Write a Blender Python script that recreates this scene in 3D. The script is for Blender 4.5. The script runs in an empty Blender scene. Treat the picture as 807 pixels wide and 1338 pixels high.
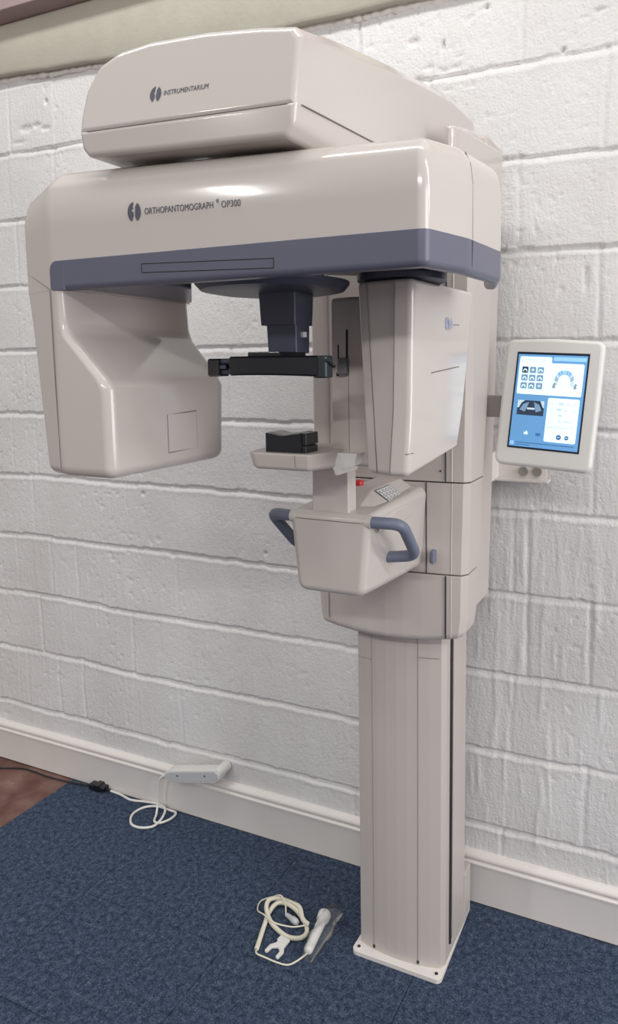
import bpy, bmesh, math, random
import numpy as np
from mathutils import Vector, Matrix

# ------------------------------------------------------------------ camera
sc = bpy.context.scene
COL = sc.collection
W_, H_ = 807.0, 1338.0
F_, YAW, PIT, ROLL = 950.0, .4288, -.1203, -.0084
CAMP = Vector((0, -1.878, 1.528))
fw = Vector((-math.sin(YAW)*math.cos(PIT), math.cos(YAW)*math.cos(PIT), math.sin(PIT)))
rt = Vector((math.cos(YAW), math.sin(YAW), 0)); up = rt.cross(fw)
rt2 = rt*math.cos(ROLL)+up*math.sin(ROLL); up2 = -rt*math.sin(ROLL)+up*math.cos(ROLL)
cd = bpy.data.cameras.new('camera'); cam = bpy.data.objects.new('camera', cd); COL.objects.link(cam)
cam.matrix_world = Matrix(((rt2.x, up2.x, -fw.x, CAMP.x), (rt2.y, up2.y, -fw.y, CAMP.y), (rt2.z, up2.z, -fw.z, CAMP.z), (0, 0, 0, 1)))
cd.sensor_fit = 'VERTICAL'; cd.sensor_height = 36.0; cd.lens = F_*36.0/H_
cd.shift_x = -(478.1-403.5)/H_; cd.shift_y = (589.8-669)/H_
cd.clip_start = .02
sc.camera = cam

# ------------------------------------------------------------------ world, lamps, exposure
wd = bpy.data.worlds.new('world'); sc.world = wd; wd.use_nodes = True
wn = wd.node_tree.nodes; wl = wd.node_tree.links
bg = wn['Background']; bg.inputs[1].default_value = .50
tc = wn.new('ShaderNodeTexCoord'); sx = wn.new('ShaderNodeSeparateXYZ'); cr = wn.new('ShaderNodeValToRGB')
mr = wn.new('ShaderNodeMapRange'); mr.inputs[1].default_value = -1; mr.inputs[2].default_value = 1
wl.new(tc.outputs['Generated'], sx.inputs[0]); wl.new(sx.outputs['Z'], mr.inputs[0]); wl.new(mr.outputs[0], cr.inputs[0]); wl.new(cr.outputs[0], bg.inputs[0])
e = cr.color_ramp.elements
e[0].position = 0; e[0].color = (.36, .34, .35, 1); e[1].position = 1; e[1].color = (1, .99, .98, 1)
m_ = cr.color_ramp.elements.new(.5); m_.color = (.66, .63, .62, 1)

def tube_lamp(name, loc, length, rot, power, width=.09, col=(1, .985, .965)):
    l = bpy.data.lights.new(name, 'AREA'); l.shape = 'RECTANGLE'; l.size = length; l.size_y = width
    l.energy = power; l.color = col
    o = bpy.data.objects.new(name, l); COL.objects.link(o); o.location = loc; o.rotation_euler = rot
    return o
tube_lamp('fluorescent_or_fill_tube', (-3.0, -4.3, 3.5), 1.2, (math.radians(25), 0, math.radians(70)), 58, .05)
tube_lamp('fluorescent_or_fill_tube', (-1.1, -1.1, 3.6), 2.4, (math.radians(20), 0, 0), 33, .2)
tube_lamp('fluorescent_or_fill_tube', (2.0, -1.05, 3.0), 2.4, (0, math.radians(42), math.radians(90)), 62, .2)
tube_lamp('fluorescent_or_fill_tube', (.6, -4.6, 3.3), 2.4, (math.radians(40), 0, math.radians(12)), 60, .08)  # front fill added behind the camera to lighten the dark slab
tube_lamp('right_side_light', (3.4, -1.6, 1.8), 2.0, (math.radians(90), 0, math.radians(85)), 80, 2.0, (1, .98, .995))  # unseen broad side light, brightens the machine's right-hand faces
sc.view_settings.view_transform = 'Standard'; sc.view_settings.look = 'None'
sc.view_settings.gamma = 1; sc.view_settings.use_curve_mapping = False
sc.view_settings.exposure = 0.0

# ------------------------------------------------------------------ materials
def mat(name, col, rough=.5, spec=.5, metal=0, bump=0, bscale=200, var=0, emit=None, coat=0, vscale=6):
    m = bpy.data.materials.new(name); m.use_nodes = True
    nt = m.node_tree; b = nt.nodes['Principled BSDF']
    b.inputs['Base Color'].default_value = (*col, 1); b.inputs['Roughness'].default_value = rough
    b.inputs['Specular IOR Level'].default_value = spec; b.inputs['Metallic'].default_value = metal
    b.inputs['Coat Weight'].default_value = coat; b.inputs['Coat Roughness'].default_value = .08
    co = nt.nodes.new('ShaderNodeTexCoord')
    if var:
        n = nt.nodes.new('ShaderNodeTexNoise'); n.inputs['Scale'].default_value = vscale; n.inputs['Detail'].default_value = 6
        nt.links.new(co.outputs['Object'], n.inputs['Vector'])
        mx = nt.nodes.new('ShaderNodeMix'); mx.data_type = 'RGBA'
        mx.inputs['A'].default_value = (*[c*(1-var) for c in col], 1); mx.inputs['B'].default_value = (*[min(1, c*(1+var)) for c in col], 1)
        nt.links.new(n.outputs['Fac'], mx.inputs['Factor']); nt.links.new(mx.outputs['Result'], b.inputs['Base Color'])
    if bump:
        n = nt.nodes.new('ShaderNodeTexNoise'); n.inputs['Scale'].default_value = bscale; n.inputs['Detail'].default_value = 4
        nt.links.new(co.outputs['Object'], n.inputs['Vector'])
        bm_ = nt.nodes.new('ShaderNodeBump'); bm_.inputs['Strength'].default_value = bump; bm_.inputs['Distance'].default_value = .001
        nt.links.new(n.outputs['Fac'], bm_.inputs['Height']); nt.links.new(bm_.outputs['Normal'], b.inputs['Normal'])
    if emit:
        b.inputs['Emission Color'].default_value = (*col, 1); b.inputs['Emission Strength'].default_value = emit
    return m
M = {}
M['cream'] = mat('cream_plastic', (.565, .522, .49), .15, .5, var=.015, coat=.25)
M['cream_matt'] = mat('cream_painted_metal', (.55, .50, .468), .38, .45, var=.02)
M['slate'] = mat('slate_blue_plastic', (.125, .13, .18), .33, .4, var=.03)
M['handle'] = mat('blue_grey_rubber', (.155, .175, .24), .42, .4, var=.03)
M['navy'] = mat('dark_blue_plastic', (.06, .066, .098), .4, .4, var=.05)
M['black'] = mat('black_plastic', (.008, .009, .012), .22, .5, var=.05, coat=.2)
M['seam'] = mat('dark_seam', (.17, .148, .138), .6)
M['faint'] = mat('faint_print', (.43, .43, .48), .5)
M['softseam'] = mat('soft_seam', (.33, .29, .27), .6)
M['gap'] = mat('dark_gap', (.02, .02, .022), .7)
M['print'] = mat('slate_print', (.085, .088, .12), .4)
M['paleprint'] = mat('pale_blue_print', (.36, .4, .55), .4)
M['steel'] = mat('steel', (.45, .44, .42), .35, metal=.9, var=.1)
M['greyarm'] = mat('grey_metal', (.30, .28, .27), .4, metal=.3, var=.05)
M['white'] = mat('white_plastic', (.72, .71, .68), .3, .5, var=.01)
M['base'] = mat('white_base_paint', (.74, .70, .665), .45, .4, var=.04)
M['paint'] = mat('white_gloss_paint', (.75, .71, .68), .38, .4, bump=.25, bscale=35, var=.05, vscale=9)
M['red'] = mat('red_plastic', (.6, .03, .04), .3)
M['yellow'] = mat('yellow_plastic', (.7, .42, .05), .35)
M['cord'] = mat('ivory_cord', (.74, .70, .58), .4)
M['blackcord'] = mat('black_cord', (.02, .02, .022), .45)
M['greysocket'] = mat('pale_grey_plastic', (.52, .53, .54), .4)

# ------------------------------------------------------------------ mesh helpers
def link(name, me, parent=None, kind=None):
    o = bpy.data.objects.new(name, me); COL.objects.link(o)
    if parent is not None: o.parent = parent
    if kind: o['kind'] = kind
    return o
def wloc(p):
    v = Vector((0, 0, 0))
    while p is not None: v += p.location; p = p.parent
    return v
def finish(name, bm, mats, parent=None, kind=None, angle=38, smooth=True, wn_=True, flip=True):
    """bm holds WORLD coordinates; stored relative to the parent's origin"""
    if not isinstance(mats, (list, tuple)): mats = [mats]
    off = wloc(parent)
    if flip: bmesh.ops.recalc_face_normals(bm, faces=bm.faces)
    if off.length: bmesh.ops.translate(bm, verts=bm.verts, vec=-off)
    me = bpy.data.meshes.new(name); bm.to_mesh(me); bm.free()
    for k in mats: me.materials.append(M[k] if isinstance(k, str) else k)
    if smooth:
        for p in me.polygons: p.use_smooth = True
        me.set_sharp_from_angle(angle=math.radians(angle))
    o = link(name, me, parent, kind)
    if smooth and wn_:
        w = o.modifiers.new('wn', 'WEIGHTED_NORMAL'); w.keep_sharp = True; w.weight = 60
    return o
def root(name, label, cat, loc, group=None):
    o = bpy.data.objects.new(name, None); COL.objects.link(o); o.location = loc
    o.empty_display_size = .05; o['label'] = label; o['category'] = cat
    if group: o['group'] = group
    return o
def tag(o, label, cat, group=None):
    o['label'] = label; o['category'] = cat
    if group: o['group'] = group
    return o

def offset_poly(pts, d):
    n = len(pts); out = []
    for i in range(n):
        a = Vector(pts[i-1]); b = Vector(pts[i]); c = Vector(pts[(i+1) % n])
        e1 = (b-a).normalized(); e2 = (c-b).normalized()
        n1 = Vector((-e1.y, e1.x)); n2 = Vector((-e2.y, e2.x))
        k = n1+n2; q = k.dot(n1)
        out.append(tuple(b + k*(d/max(q, .35))))
    return out
def rpoly(pts, r, seg=5):
    n = len(pts); rr = r if isinstance(r, (list, tuple)) else [r]*n; out = []
    for i in range(n):
        a = Vector(pts[i-1]); b = Vector(pts[i]); c = Vector(pts[(i+1) % n])
        u = (a-b); v = (c-b); lu, lv = u.length, v.length; u.normalize(); v.normalize()
        ang = math.acos(max(-1, min(1, u.dot(v)))); t = max(1e-5, rr[i])/max(1e-4, math.tan(ang/2))
        t = min(t, lu*.49, lv*.49)
        p0 = b+u*t; p2 = b+v*t
        # circular-ish arc through quadratic with weight
        w = math.sin(ang/2)
        for k in range(seg+1):
            s = k/seg; A = (1-s)**2; B = 2*s*(1-s)*w; C_ = s*s
            out.append(tuple((p0*A+b*B+p2*C_)/(A+B+C_)))
    return out
def vloft(bm, levels, e0=0, e1=0, mp=lambda u, v, t: (u, v, t), seg=5, eseg=4, mi=0):
    """levels: (t, ccw polygon, radii) lofted along t with rounded ends"""
    def at(t):
        for (ta, pa, ra), (tb, pb, rb) in zip(levels, levels[1:]):
            if t <= tb+1e-9 or (tb, pb, rb) == levels[-1]:
                s = (t-ta)/(tb-ta) if tb > ta else 0; s = max(0, min(1, s))
                ra_ = ra if isinstance(ra, (list, tuple)) else [ra]*len(pa); rb_ = rb if isinstance(rb, (list, tuple)) else [rb]*len(pb)
                return [(a[0]*(1-s)+b[0]*s, a[1]*(1-s)+b[1]*s) for a, b in zip(pa, pb)], [a*(1-s)+b*s for a, b in zip(ra_, rb_)]
    ts = []
    t0, t1 = levels[0][0], levels[-1][0]
    if e0: ts += [(t0+e0*(1-math.cos(k/eseg*math.pi/2)), e0*(1-math.sin(k/eseg*math.pi/2))) for k in range(eseg+1)]
    else: ts.append((t0, 0))
    for l in levels[1:-1]:
        if t0+e0*1.02 < l[0] < t1-e1*1.02: ts.append((l[0], 0))
    if e1: ts += [(t1-e1*(1-math.cos(k/eseg*math.pi/2)), e1*(1-math.sin(k/eseg*math.pi/2))) for k in range(eseg, -1, -1)]
    else: ts.append((t1, 0))
    rings = []
    for t, ins in ts:
        p, r = at(t)
        if ins > 1e-6: p = offset_poly(p, ins); r = [max(.0005, a-ins) if a > ins else max(.0005, a*.3) for a in r]
        rings.append([bm.verts.new(mp(u, v, t)) for u, v in rpoly(p, r, seg)])
    fs = []
    for a, b in zip(rings, rings[1:]):
        n = len(a)
        for i in range(n):
            fs.append(bm.faces.new((a[i], a[(i+1) % n], b[(i+1) % n], b[i])))
    fs.append(bm.faces.new(rings[0][::-1])); fs.append(bm.faces.new(rings[-1]))
    for f in fs: f.material_index = mi
    return fs
def tube(bm, pts, r, n=8, mi=0, closed=False, smoothn=0):
    P = [Vector(p) for p in pts]
    if smoothn: P = catmull(P, smoothn)
    rs = r if isinstance(r, (list, tuple)) else None
    rings = []; prev = None
    for i, p in enumerate(P):
        d = (P[min(i+1, len(P)-1)]-P[max(i-1, 0)]).normalized()
        if prev is None:
            a = Vector((0, 0, 1)) if abs(d.z) < .9 else Vector((1, 0, 0))
            u = d.cross(a).normalized()
        else: u = (prev - d*prev.dot(d)).normalized()
        prev = u; v = d.cross(u)
        rad = rs[min(i, len(rs)-1)] if rs else r
        rings.append([bm.verts.new(p+(u*math.cos(2*math.pi*k/n)+v*math.sin(2*math.pi*k/n))*rad) for k in range(n)])
    for a, b in zip(rings, rings[1:]):
        for k in range(n): bm.faces.new((a[k], a[(k+1) % n], b[(k+1) % n], b[k])).material_index = mi
    bm.faces.new(rings[0][::-1]).material_index = mi; bm.faces.new(rings[-1]).material_index = mi
def catmull(P, n):
    out = []; L = len(P)
    for i in range(L-1):
        p0, p1, p2, p3 = P[max(i-1, 0)], P[i], P[i+1], P[min(i+2, L-1)]
        for k in range(n):
            t = k/n
            out.append(.5*((2*p1)+(p2-p0)*t+(2*p0-5*p1+4*p2-p3)*t*t+(3*p1-p0-3*p2+p3)*t**3))
    out.append(P[-1]); return out
def seam(bm, pts, r=.0009, mi=1): tube(bm, pts, r, 4, mi)
def rect(a, b, c, d): return [(a, c), (b, c), (b, d), (a, d)]   # x0,x1,y0,y1 ccw
def box(bm, x0, x1, y0, y1, z0, z1, r=.002, mi=0):
    vloft(bm, [(z0, rect(x0, x1, y0, y1), r), (z1, rect(x0, x1, y0, y1), r)], r, r, seg=2, eseg=2, mi=mi)
def disc(bm, c, prof, n=48, axis='z', mi=0):
    """prof: (radius, height)"""
    c = Vector(c); rings = []
    for r, h in prof:
        ring = []
        for k in range(n):
            a = 2*math.pi*k/n; q = (r*math.cos(a), r*math.sin(a), h)
            if axis == 'y': q = (q[0], -q[2], q[1])
            if axis == 'x': q = (q[2], q[0], q[1])
            ring.append(bm.verts.new(c+Vector(q)))
        rings.append(ring)
    for a, b in zip(rings, rings[1:]):
        for k in range(n): bm.faces.new((a[k], a[(k+1) % n], b[(k+1) % n], b[k])).material_index = mi
    bm.faces.new(rings[0][::-1]).material_index = mi; bm.faces.new(rings[-1]).material_index = mi
def text_obj(name, s, size, M4, matkey, parent, squeeze=1, label=None):
    cu = bpy.data.curves.new('t', 'FONT'); cu.body = s; cu.size = size; cu.extrude = .00015; cu.space_character = 1.05
    to = bpy.data.objects.new('t', cu); COL.objects.link(to)
    bpy.context.view_layer.update()
    me = bpy.data.meshes.new_from_object(to.evaluated_get(bpy.context.evaluated_depsgraph_get()))
    bpy.data.objects.remove(to); me.name = name
    me.transform(Matrix.Diagonal((squeeze, 1, 1, 1))); me.transform(M4)
    off = wloc(parent); me.transform(Matrix.Translation(-off))
    me.materials.clear(); me.materials.append(M[matkey])
    o = link(name, me, parent)
    if label: o['label'] = label
    return o
def basis(o, u, v):   # columns: u = text x, v = text y, origin o
    u = Vector(u).normalized(); v = Vector(v); w = u.cross(v).normalized(); v = w.cross(u)
    return Matrix(((u.x, v.x, w.x, o[0]), (u.y, v.y, w.y, o[1]), (u.z, v.z, w.z, o[2]), (0, 0, 0, 1)))
def logo(bm, M4, r, mi=0):
    """round emblem: slate disc split by a pale figure shaped gap (head dot and body)"""
    def poly(pts):
        vs = [bm.verts.new(M4 @ Vector((x*r, y*r, .0003))) for x, y in pts]
        bm.faces.new(vs).material_index = mi
    L = [(-math.cos(a)*.86, math.sin(a)) for a in np.linspace(math.radians(86), math.radians(-66), 24)]
    poly(L+[(-.13, -.45), (-.11, .02), (-.38, .10), (-.34, .26), (-.10, .34), (-.20, .52), (-.14, .72)])
    R = [(math.cos(a)*.86, math.sin(a)) for a in np.linspace(math.radians(-66), math.radians(62), 22)]
    poly([(.10, -.45)]+R+[(.22, .62), (.11, .40), (.16, .24), (.12, .02)])

# ------------------------------------------------------------------ the room
rng = np.random.default_rng(7)
def wall_mesh():
    xs = np.concatenate([np.linspace(-4.2, -2.75, 60, endpoint=False), np.arange(-2.75, .12, .0045), np.linspace(.12, 2.2, 60)])
    zs = np.concatenate([np.linspace(-.02, .13, 6, endpoint=False), np.arange(.13, 2.66, .0045), np.linspace(2.66, 3.4, 12)])
    X, Z = np.meshgrid(xs, zs)
    def vnoise(x, y, seed, n=256):
        r = np.random.default_rng(seed).random((n, n)); xi = np.floor(x).astype(int); yi = np.floor(y).astype(int)
        fx = x-xi; fy = y-yi; fx = fx*fx*(3-2*fx); fy = fy*fy*(3-2*fy)
        g = lambda a, b: r[a % n, b % n]
        return (g(xi, yi)*(1-fx)+g(xi+1, yi)*fx)*(1-fy)+(g(xi, yi+1)*(1-fx)+g(xi+1, yi+1)*fx)*fy-.5
    D = np.zeros_like(X)
    # wobble of the joint lines
    Zw = Z + .010*vnoise(X*5, Z*2, 1)+.005*vnoise(X*22, Z*9, 2)+.003*vnoise(X*70, Z*50, 12)
    Xw = X + .008*vnoise(X*3, Z*9, 3)+.004*vnoise(X*20, Z*30, 4)
    row = np.floor((Zw-.2374)/.225).astype(int)          # row 0: 9-10 joint pair
    zz = (Zw-.2374) - row*.225; dz = np.minimum(zz, .225-zz)
    # vertical joints by row (row index from .2374 upwards, -1 below)
    A = [-2.20+.4425*k for k in range(-5, 12)]; B = [-2.0+.4425*k for k in range(-5, 12)]
    joints = {}
    for r_ in range(-2, 15): joints[r_] = list(B if r_ % 2 == 0 else A)
    joints[-1] = [-2.23, -1.79, -1.34, -.9, -.45, 0, .45]
    joints[0] += [-2.285, -2.122]; joints[2] += [-2.302, -2.125, -.391]; joints[4] += [-2.285, -2.169]; joints[3] += [-.391]
    depthv = np.clip(.75+1.0*vnoise(X*4, np.floor(row)*7.3+Z*2, 5), .1, 1.25)
    dv = np.full_like(X, 9.)
    for r_, js in joints.items():
        m = row == r_
        xx = Xw[m]; d = np.full(xx.shape, 9.)
        for j in js: d = np.minimum(d, np.abs(xx-j))
        dv[m] = d
    hd = np.clip(1.0+1.1*vnoise(X*6, Z*4+9, 6), .35, 1.5)
    prof = lambda d, w: 1/(1+np.exp((d-w)/.0022))
    # horizontal: tooled groove, deepest under the upper block edge, bead of mortar below it
    dzs = np.where(zz > .1125, zz-.225, zz)
    d_ = -dzs                                             # distance below the upper block's lower edge
    groove = np.clip((d_+.001)/.0022, 0, 1)*np.clip(1-d_/.017, 0, 1)**.8
    D -= .0098*hd*groove
    D += .0010*hd*np.exp(-((dzs+.020)/.006)**2)
    vv = np.clip(1.3*vnoise(X*2+5, row*3.7+Z*3, 22)+.55, .12, 1)
    D -= .0068*depthv*vv*prof(dv, .0045)
    D += .0010*vv*np.exp(-((dv-.010)/.004)**2)
    # block face offsets
    blk = np.floor((X+.22*(row % 2))/.4425)
    D += .0022*(np.sin(blk*12.9+row*78.2)*43758.5 % 1-.5)
    D += .004*vnoise(X*2.2, Z*3, 8)+.0015*vnoise(X*12, Z*10, 9)
    # scored vertical keying lines in the lower rows, pits in the upper ones
    amt = np.clip((1.40-Z)*1.8, .15, 1)*np.where(X > -.62, 1.7, .9)
    kx = X+.012*vnoise(X*6, Z*12, 13)
    D += .0011*amt*np.maximum(0, vnoise(kx*95, Z*8, 10)-.16)*4.2
    p = vnoise(X*110, Z*90, 11); D -= .0034*np.maximum(0, p-.28)*5*np.clip(1.2*vnoise(X*7, Z*2.2, 14)+.65, 0, 1)
    D += .0004*vnoise(X*160, Z*160, 15)
    # chips and holes
    for hx, hz, rx, rz, dp in [(-2.02, 2.423-.02, .006, .008, .012), (-.632, 2.333, .0035, .013, .012), (-.713, 2.355, .016, .008, .006), (-.519, 2.404, .006, .005, .009),
                               (-.246, 2.345, .014, .004, .006), (-.33, 2.269, .006, .006, .01), (-1.682, 1.1, .007, .006, .01), (-1.205, .944, .005, .005, .010),
                               (-2.12, 2.33, .03, .012, .006), (-2.07, 2.335, .018, .008, .006), (-2.03, 2.32, .02, .007, .006), (-2.16, 2.29, .03, .006, .004), (-.263, 1.73, .006, .03, .007), (-1.57, .90, .01, .008, .006)]:
        D -= dp*np.exp(-(np.maximum(0, ((X-hx)/rx)**2+((Z-hz)/rz)**2-.4)*1.6))
    for hx, hz in [(-.67, 2.285), (-.63, 2.27), (-.60, 2.275), (-.70, 2.262)]:
        D -= .005*np.exp(-(((X-hx)/.014)**2+((Z-hz)/.006)**2))
    V = np.stack([X, -D, Z], -1).reshape(-1, 3)
    nz, nx = X.shape; i = np.arange(nz*nx).reshape(nz, nx)
    Fq = np.stack([i[:-1, :-1], i[:-1, 1:], i[1:, 1:], i[1:, :-1]], -1).reshape(-1, 4)
    me = bpy.data.meshes.new('wall_back'); me.vertices.add(len(V)); me.vertices.foreach_set('co', V.ravel())
    me.loops.add(Fq.size); me.loops.foreach_set('vertex_index', Fq.ravel().astype(np.int32))
    me.polygons.add(len(Fq)); me.polygons.foreach_set('loop_start', np.arange(0, Fq.size, 4, dtype=np.int32))
    me.polygons.foreach_set('loop_total', np.full(len(Fq), 4, dtype=np.int32))
    me.update(calc_edges=True); me.polygons.foreach_set('use_smooth', np.ones(len(Fq), dtype=bool)); me.update()
    return me
def wall_material():
    m = bpy.data.materials.new('painted_blockwork'); m.use_nodes = True; nt = m.node_tree; b = nt.nodes['Principled BSDF']
    b.inputs['Roughness'].default_value = .5; b.inputs['Specular IOR Level'].default_value = .35
    co = nt.nodes.new('ShaderNodeTexCoord')
    n = nt.nodes.new('ShaderNodeTexNoise'); n.inputs['Scale'].default_value = 3.5; n.inputs['Detail'].default_value = 7
    nt.links.new(co.outputs['Object'], n.inputs['Vector'])
    r = nt.nodes.new('ShaderNodeValToRGB'); r.color_ramp.elements[0].position = .3; r.color_ramp.elements[0].color = (.665, .65, .638, 1)
    r.color_ramp.elements[1].position = .7; r.color_ramp.elements[1].color = (.745, .742, .738, 1)
    nt.links.new(n.outputs['Fac'], r.inputs[0]); nt.links.new(r.outputs[0], b.inputs['Base Color'])
    n2 = nt.nodes.new('ShaderNodeTexNoise'); n2.inputs['Scale'].default_value = 160; n2.inputs['Detail'].default_value = 5
    n3 = nt.nodes.new('ShaderNodeTexNoise'); n3.inputs['Scale'].default_value = 110; n3.inputs['Detail'].default_value = 3
    mp = nt.nodes.new('ShaderNodeMapping'); mp.inputs['Scale'].default_value = (1, 1, .3)
    nt.links.new(co.outputs['Object'], mp.inputs[0]); nt.links.new(mp.outputs[0], n3.inputs['Vector']); nt.links.new(co.outputs['Object'], n2.inputs['Vector'])
    ad = nt.nodes.new('ShaderNodeMath'); ad.operation = 'ADD'
    nt.links.new(n2.outputs['Fac'], ad.inputs[0]); nt.links.new(n3.outputs['Fac'], ad.inputs[1])
    bp = nt.nodes.new('ShaderNodeBump'); bp.inputs['Strength'].default_value = .8; bp.inputs['Distance'].default_value = .0022
    nt.links.new(ad.outputs[0], bp.inputs['Height']); nt.links.new(bp.outputs['Normal'], b.inputs['Normal'])
    return m
me = wall_mesh(); me.materials.append(wall_material()); link('wall_back', me, None, 'structure')

def floor_material():
    m = mat('worn_red_concrete', (.16, .075, .06), .55, .4, bump=.2, bscale=60); nt = m.node_tree; b = nt.nodes['Principled BSDF']
    co = nt.nodes.new('ShaderNodeTexCoord'); n = nt.nodes.new('ShaderNodeTexNoise'); n.inputs['Scale'].default_value = 9; n.inputs['Detail'].default_value = 9
    nt.links.new(co.outputs['Object'], n.inputs['Vector']); r = nt.nodes.new('ShaderNodeValToRGB')
    r.color_ramp.elements[0].position = .35; r.color_ramp.elements[0].color = (.12, .05, .04, 1)
    r.color_ramp.elements[1].position = .66; r.color_ramp.elements[1].color = (.22, .13, .105, 1)
    x = r.color_ramp.elements.new(.78); x.color = (.42, .36, .33, 1)
    nt.links.new(n.outputs['Fac'], r.inputs[0]); nt.links.new(r.outputs[0], b.inputs['Base Color'])
    return m
bm = bmesh.new(); box(bm, -5, 3, -4.5, .05, -.06, -.005, .001); finish('floor', bm, floor_material(), None, 'structure', smooth=False)

def carpet_material():
    m = bpy.data.materials.new('blue_loop_carpet'); m.use_nodes = True; nt = m.node_tree; b = nt.nodes['Principled BSDF']
    b.inputs['Roughness'].default_value = .95; b.inputs['Specular IOR Level'].default_value = .1
    co = nt.nodes.new('ShaderNodeTexCoord')
    n1 = nt.nodes.new('ShaderNodeTexNoise'); n1.inputs['Scale'].default_value = 260; n1.inputs['Detail'].default_value = 7; n1.inputs['Roughness'].default_value = .85
    n2 = nt.nodes.new('ShaderNodeTexNoise'); n2.inputs['Scale'].default_value = 70; n2.inputs['Detail'].default_value = 8; n2.inputs['Roughness'].default_value = .75
    mp = nt.nodes.new('ShaderNodeMapping'); mp.inputs['Scale'].default_value = (1, .85, 1)
    nt.links.new(co.outputs['Object'], mp.inputs[0]); nt.links.new(mp.outputs[0], n1.inputs['Vector']); nt.links.new(mp.outputs[0], n2.inputs['Vector'])
    mx = nt.nodes.new('ShaderNodeMix'); mx.data_type = 'FLOAT'; mx.inputs['Factor'].default_value = .4
    nt.links.new(n1.outputs['Fac'], mx.inputs['A']); nt.links.new(n2.outputs['Fac'], mx.inputs['B'])
    r = nt.nodes.new('ShaderNodeValToRGB')
    r.color_ramp.elements[0].position = .43; r.color_ramp.elements[0].color = (.018, .028, .050, 1)
    r.color_ramp.elements[1].position = .585; r.color_ramp.elements[1].color = (.125, .16, .225, 1)
    x = r.color_ramp.elements.new(.5); x.color = (.042, .062, .106, 1)
    nt.links.new(mx.outputs['Result'], r.inputs[0]); nt.links.new(r.outputs[0], b.inputs['Base Color'])
    bp = nt.nodes.new('ShaderNodeBump'); bp.inputs['Strength'].default_value = .9; bp.inputs['Distance'].default_value = .003
    nt.links.new(mx.outputs['Result'], bp.inputs['Height']); nt.links.new(bp.outputs['Normal'], b.inputs['Normal'])
    return m
M['carpet'] = carpet_material()
bm = bmesh.new()
xe = [-2.06, -1.57, -1.08, -.59, -.10, .39, .88, 1.37]; ye = [-.021, -.093]+[-.093-.35*k for k in range(1, 9)]
for j in range(len(ye)-1):
    for i in range(len(xe)-1):
        g = .0007
        vloft(bm, [(-.0045, rect(xe[i]+g, xe[i+1]-g, ye[j+1]+g, ye[j]-g), .001), (0, rect(xe[i]+g, xe[i+1]-g, ye[j+1]+g, ye[j]-g), .001)], 0, .0015, seg=1, eseg=2)
o = finish('carpet', bm, 'carpet', None, smooth=False); tag(o, 'blue mottled carpet tiles covering the floor under the machine', 'carpet')

# skirting board: flat face, bead and small cove on top
prof = [(0, 0), (-.020, 0), (-.020, .112), (-.0205, .114), (-.0235, .116), (-.0235, .120), (-.019, .122), (-.0175, .126), (-.021, .131), (-.0215, .137), (-.018, .143), (-.011, .148), (-.008, .150), (0, .150)]
bm = bmesh.new(); ra = [bm.verts.new((-4.2, y, z)) for y, z in prof]; rb = [bm.verts.new((2.2, y, z)) for y, z in prof]
for i in range(len(prof)-1): bm.faces.new((ra[i], ra[i+1], rb[i+1], rb[i]))
bm.faces.new(ra); bm.faces.new(rb[::-1])
finish('baseboard_back', bm, 'paint', None, 'structure', angle=50, wn_=False)

# painted beam above the blockwork and the timber plate on it
M['beam'] = mat('stone_coloured_paint', (.50, .48, .40), .5, .4, bump=.8, bscale=70, var=.10, vscale=14)
M['plate'] = mat('mauve_weathered_board', (.36, .27, .265), .7, .3, bump=.5, bscale=30, var=.15)
bm = bmesh.new()
xb = np.linspace(-4.2, 2.2, 130)
def zb(x): return 2.452+.058*max(0, min(1, (-1.25-x)/1.0))**1.0+.0012*math.sin(x*23)+.0009*math.sin(x*61)
R_ = []
for x in xb:
    z0 = zb(x)
    R_.append([bm.verts.new(q) for q in ((x, .02, z0), (x, -.03, z0), (x, -.036, z0+.008), (x, -.036, 2.655), (x, .02, 2.655))])
for a, b in zip(R_, R_[1:]):
    for k in range(4): bm.faces.new((a[k], a[k+1], b[k+1], b[k]))
bm.faces.new(R_[0]); bm.faces.new(R_[-1])
finish('trim_1', bm, 'beam', None, 'structure', angle=40, wn_=False)
bm = bmesh.new(); random.seed(11); P = []
for k in range(330):
    x = -3.2+k*.01; P.append((x, .004, zb(x)-.006-random.uniform(0, .004)))
tube(bm, P, [random.uniform(.007, .012) for _ in P], 7)
finish('trim_3', bm, 'paint', None, 'structure', wn_=False)
bm = bmesh.new(); vloft(bm, [(-4.2, [(.0, 2.655), (-.10, 2.662), (-.105, 2.90), (0, 2.90)], .004), (2.2, [(.0, 2.655), (-.10, 2.662), (-.105, 2.90), (0, 2.90)], .004)], mp=lambda u, v, t: (t, u, v))
finish('trim_2', bm, 'plate', None, 'structure')

# ------------------------------------------------------------------ the x-ray machine
MX = root('dental_x_ray_machine', 'tall cream panoramic dental x-ray machine on a column against the white block wall', 'x-ray machine', (-.637, -.2, 0))
# base plate
bm = bmesh.new()
bp = [(-.763, -.329), (-.519, -.329), (-.524, -.078), (-.758, -.078)]
vloft(bm, [(0, bp, .014), (.013, bp, .014)], .001, .002)
base = finish('base_plate', bm, 'base', MX)
for x, y in [(-.748, -.313), (-.535, -.313), (-.535, -.092), (-.747, -.092)]:
    bm = bmesh.new(); disc(bm, (x, y, .0125), [(.0085, 0), (.0085, .0012), (.0055, .0015)], 20)
    disc(bm, (x, y, .0138), [(.0045, 0), (.0045, .001)], 12, mi=1)
    finish('bolt', bm, ['base', 'gap'], base)
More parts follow.
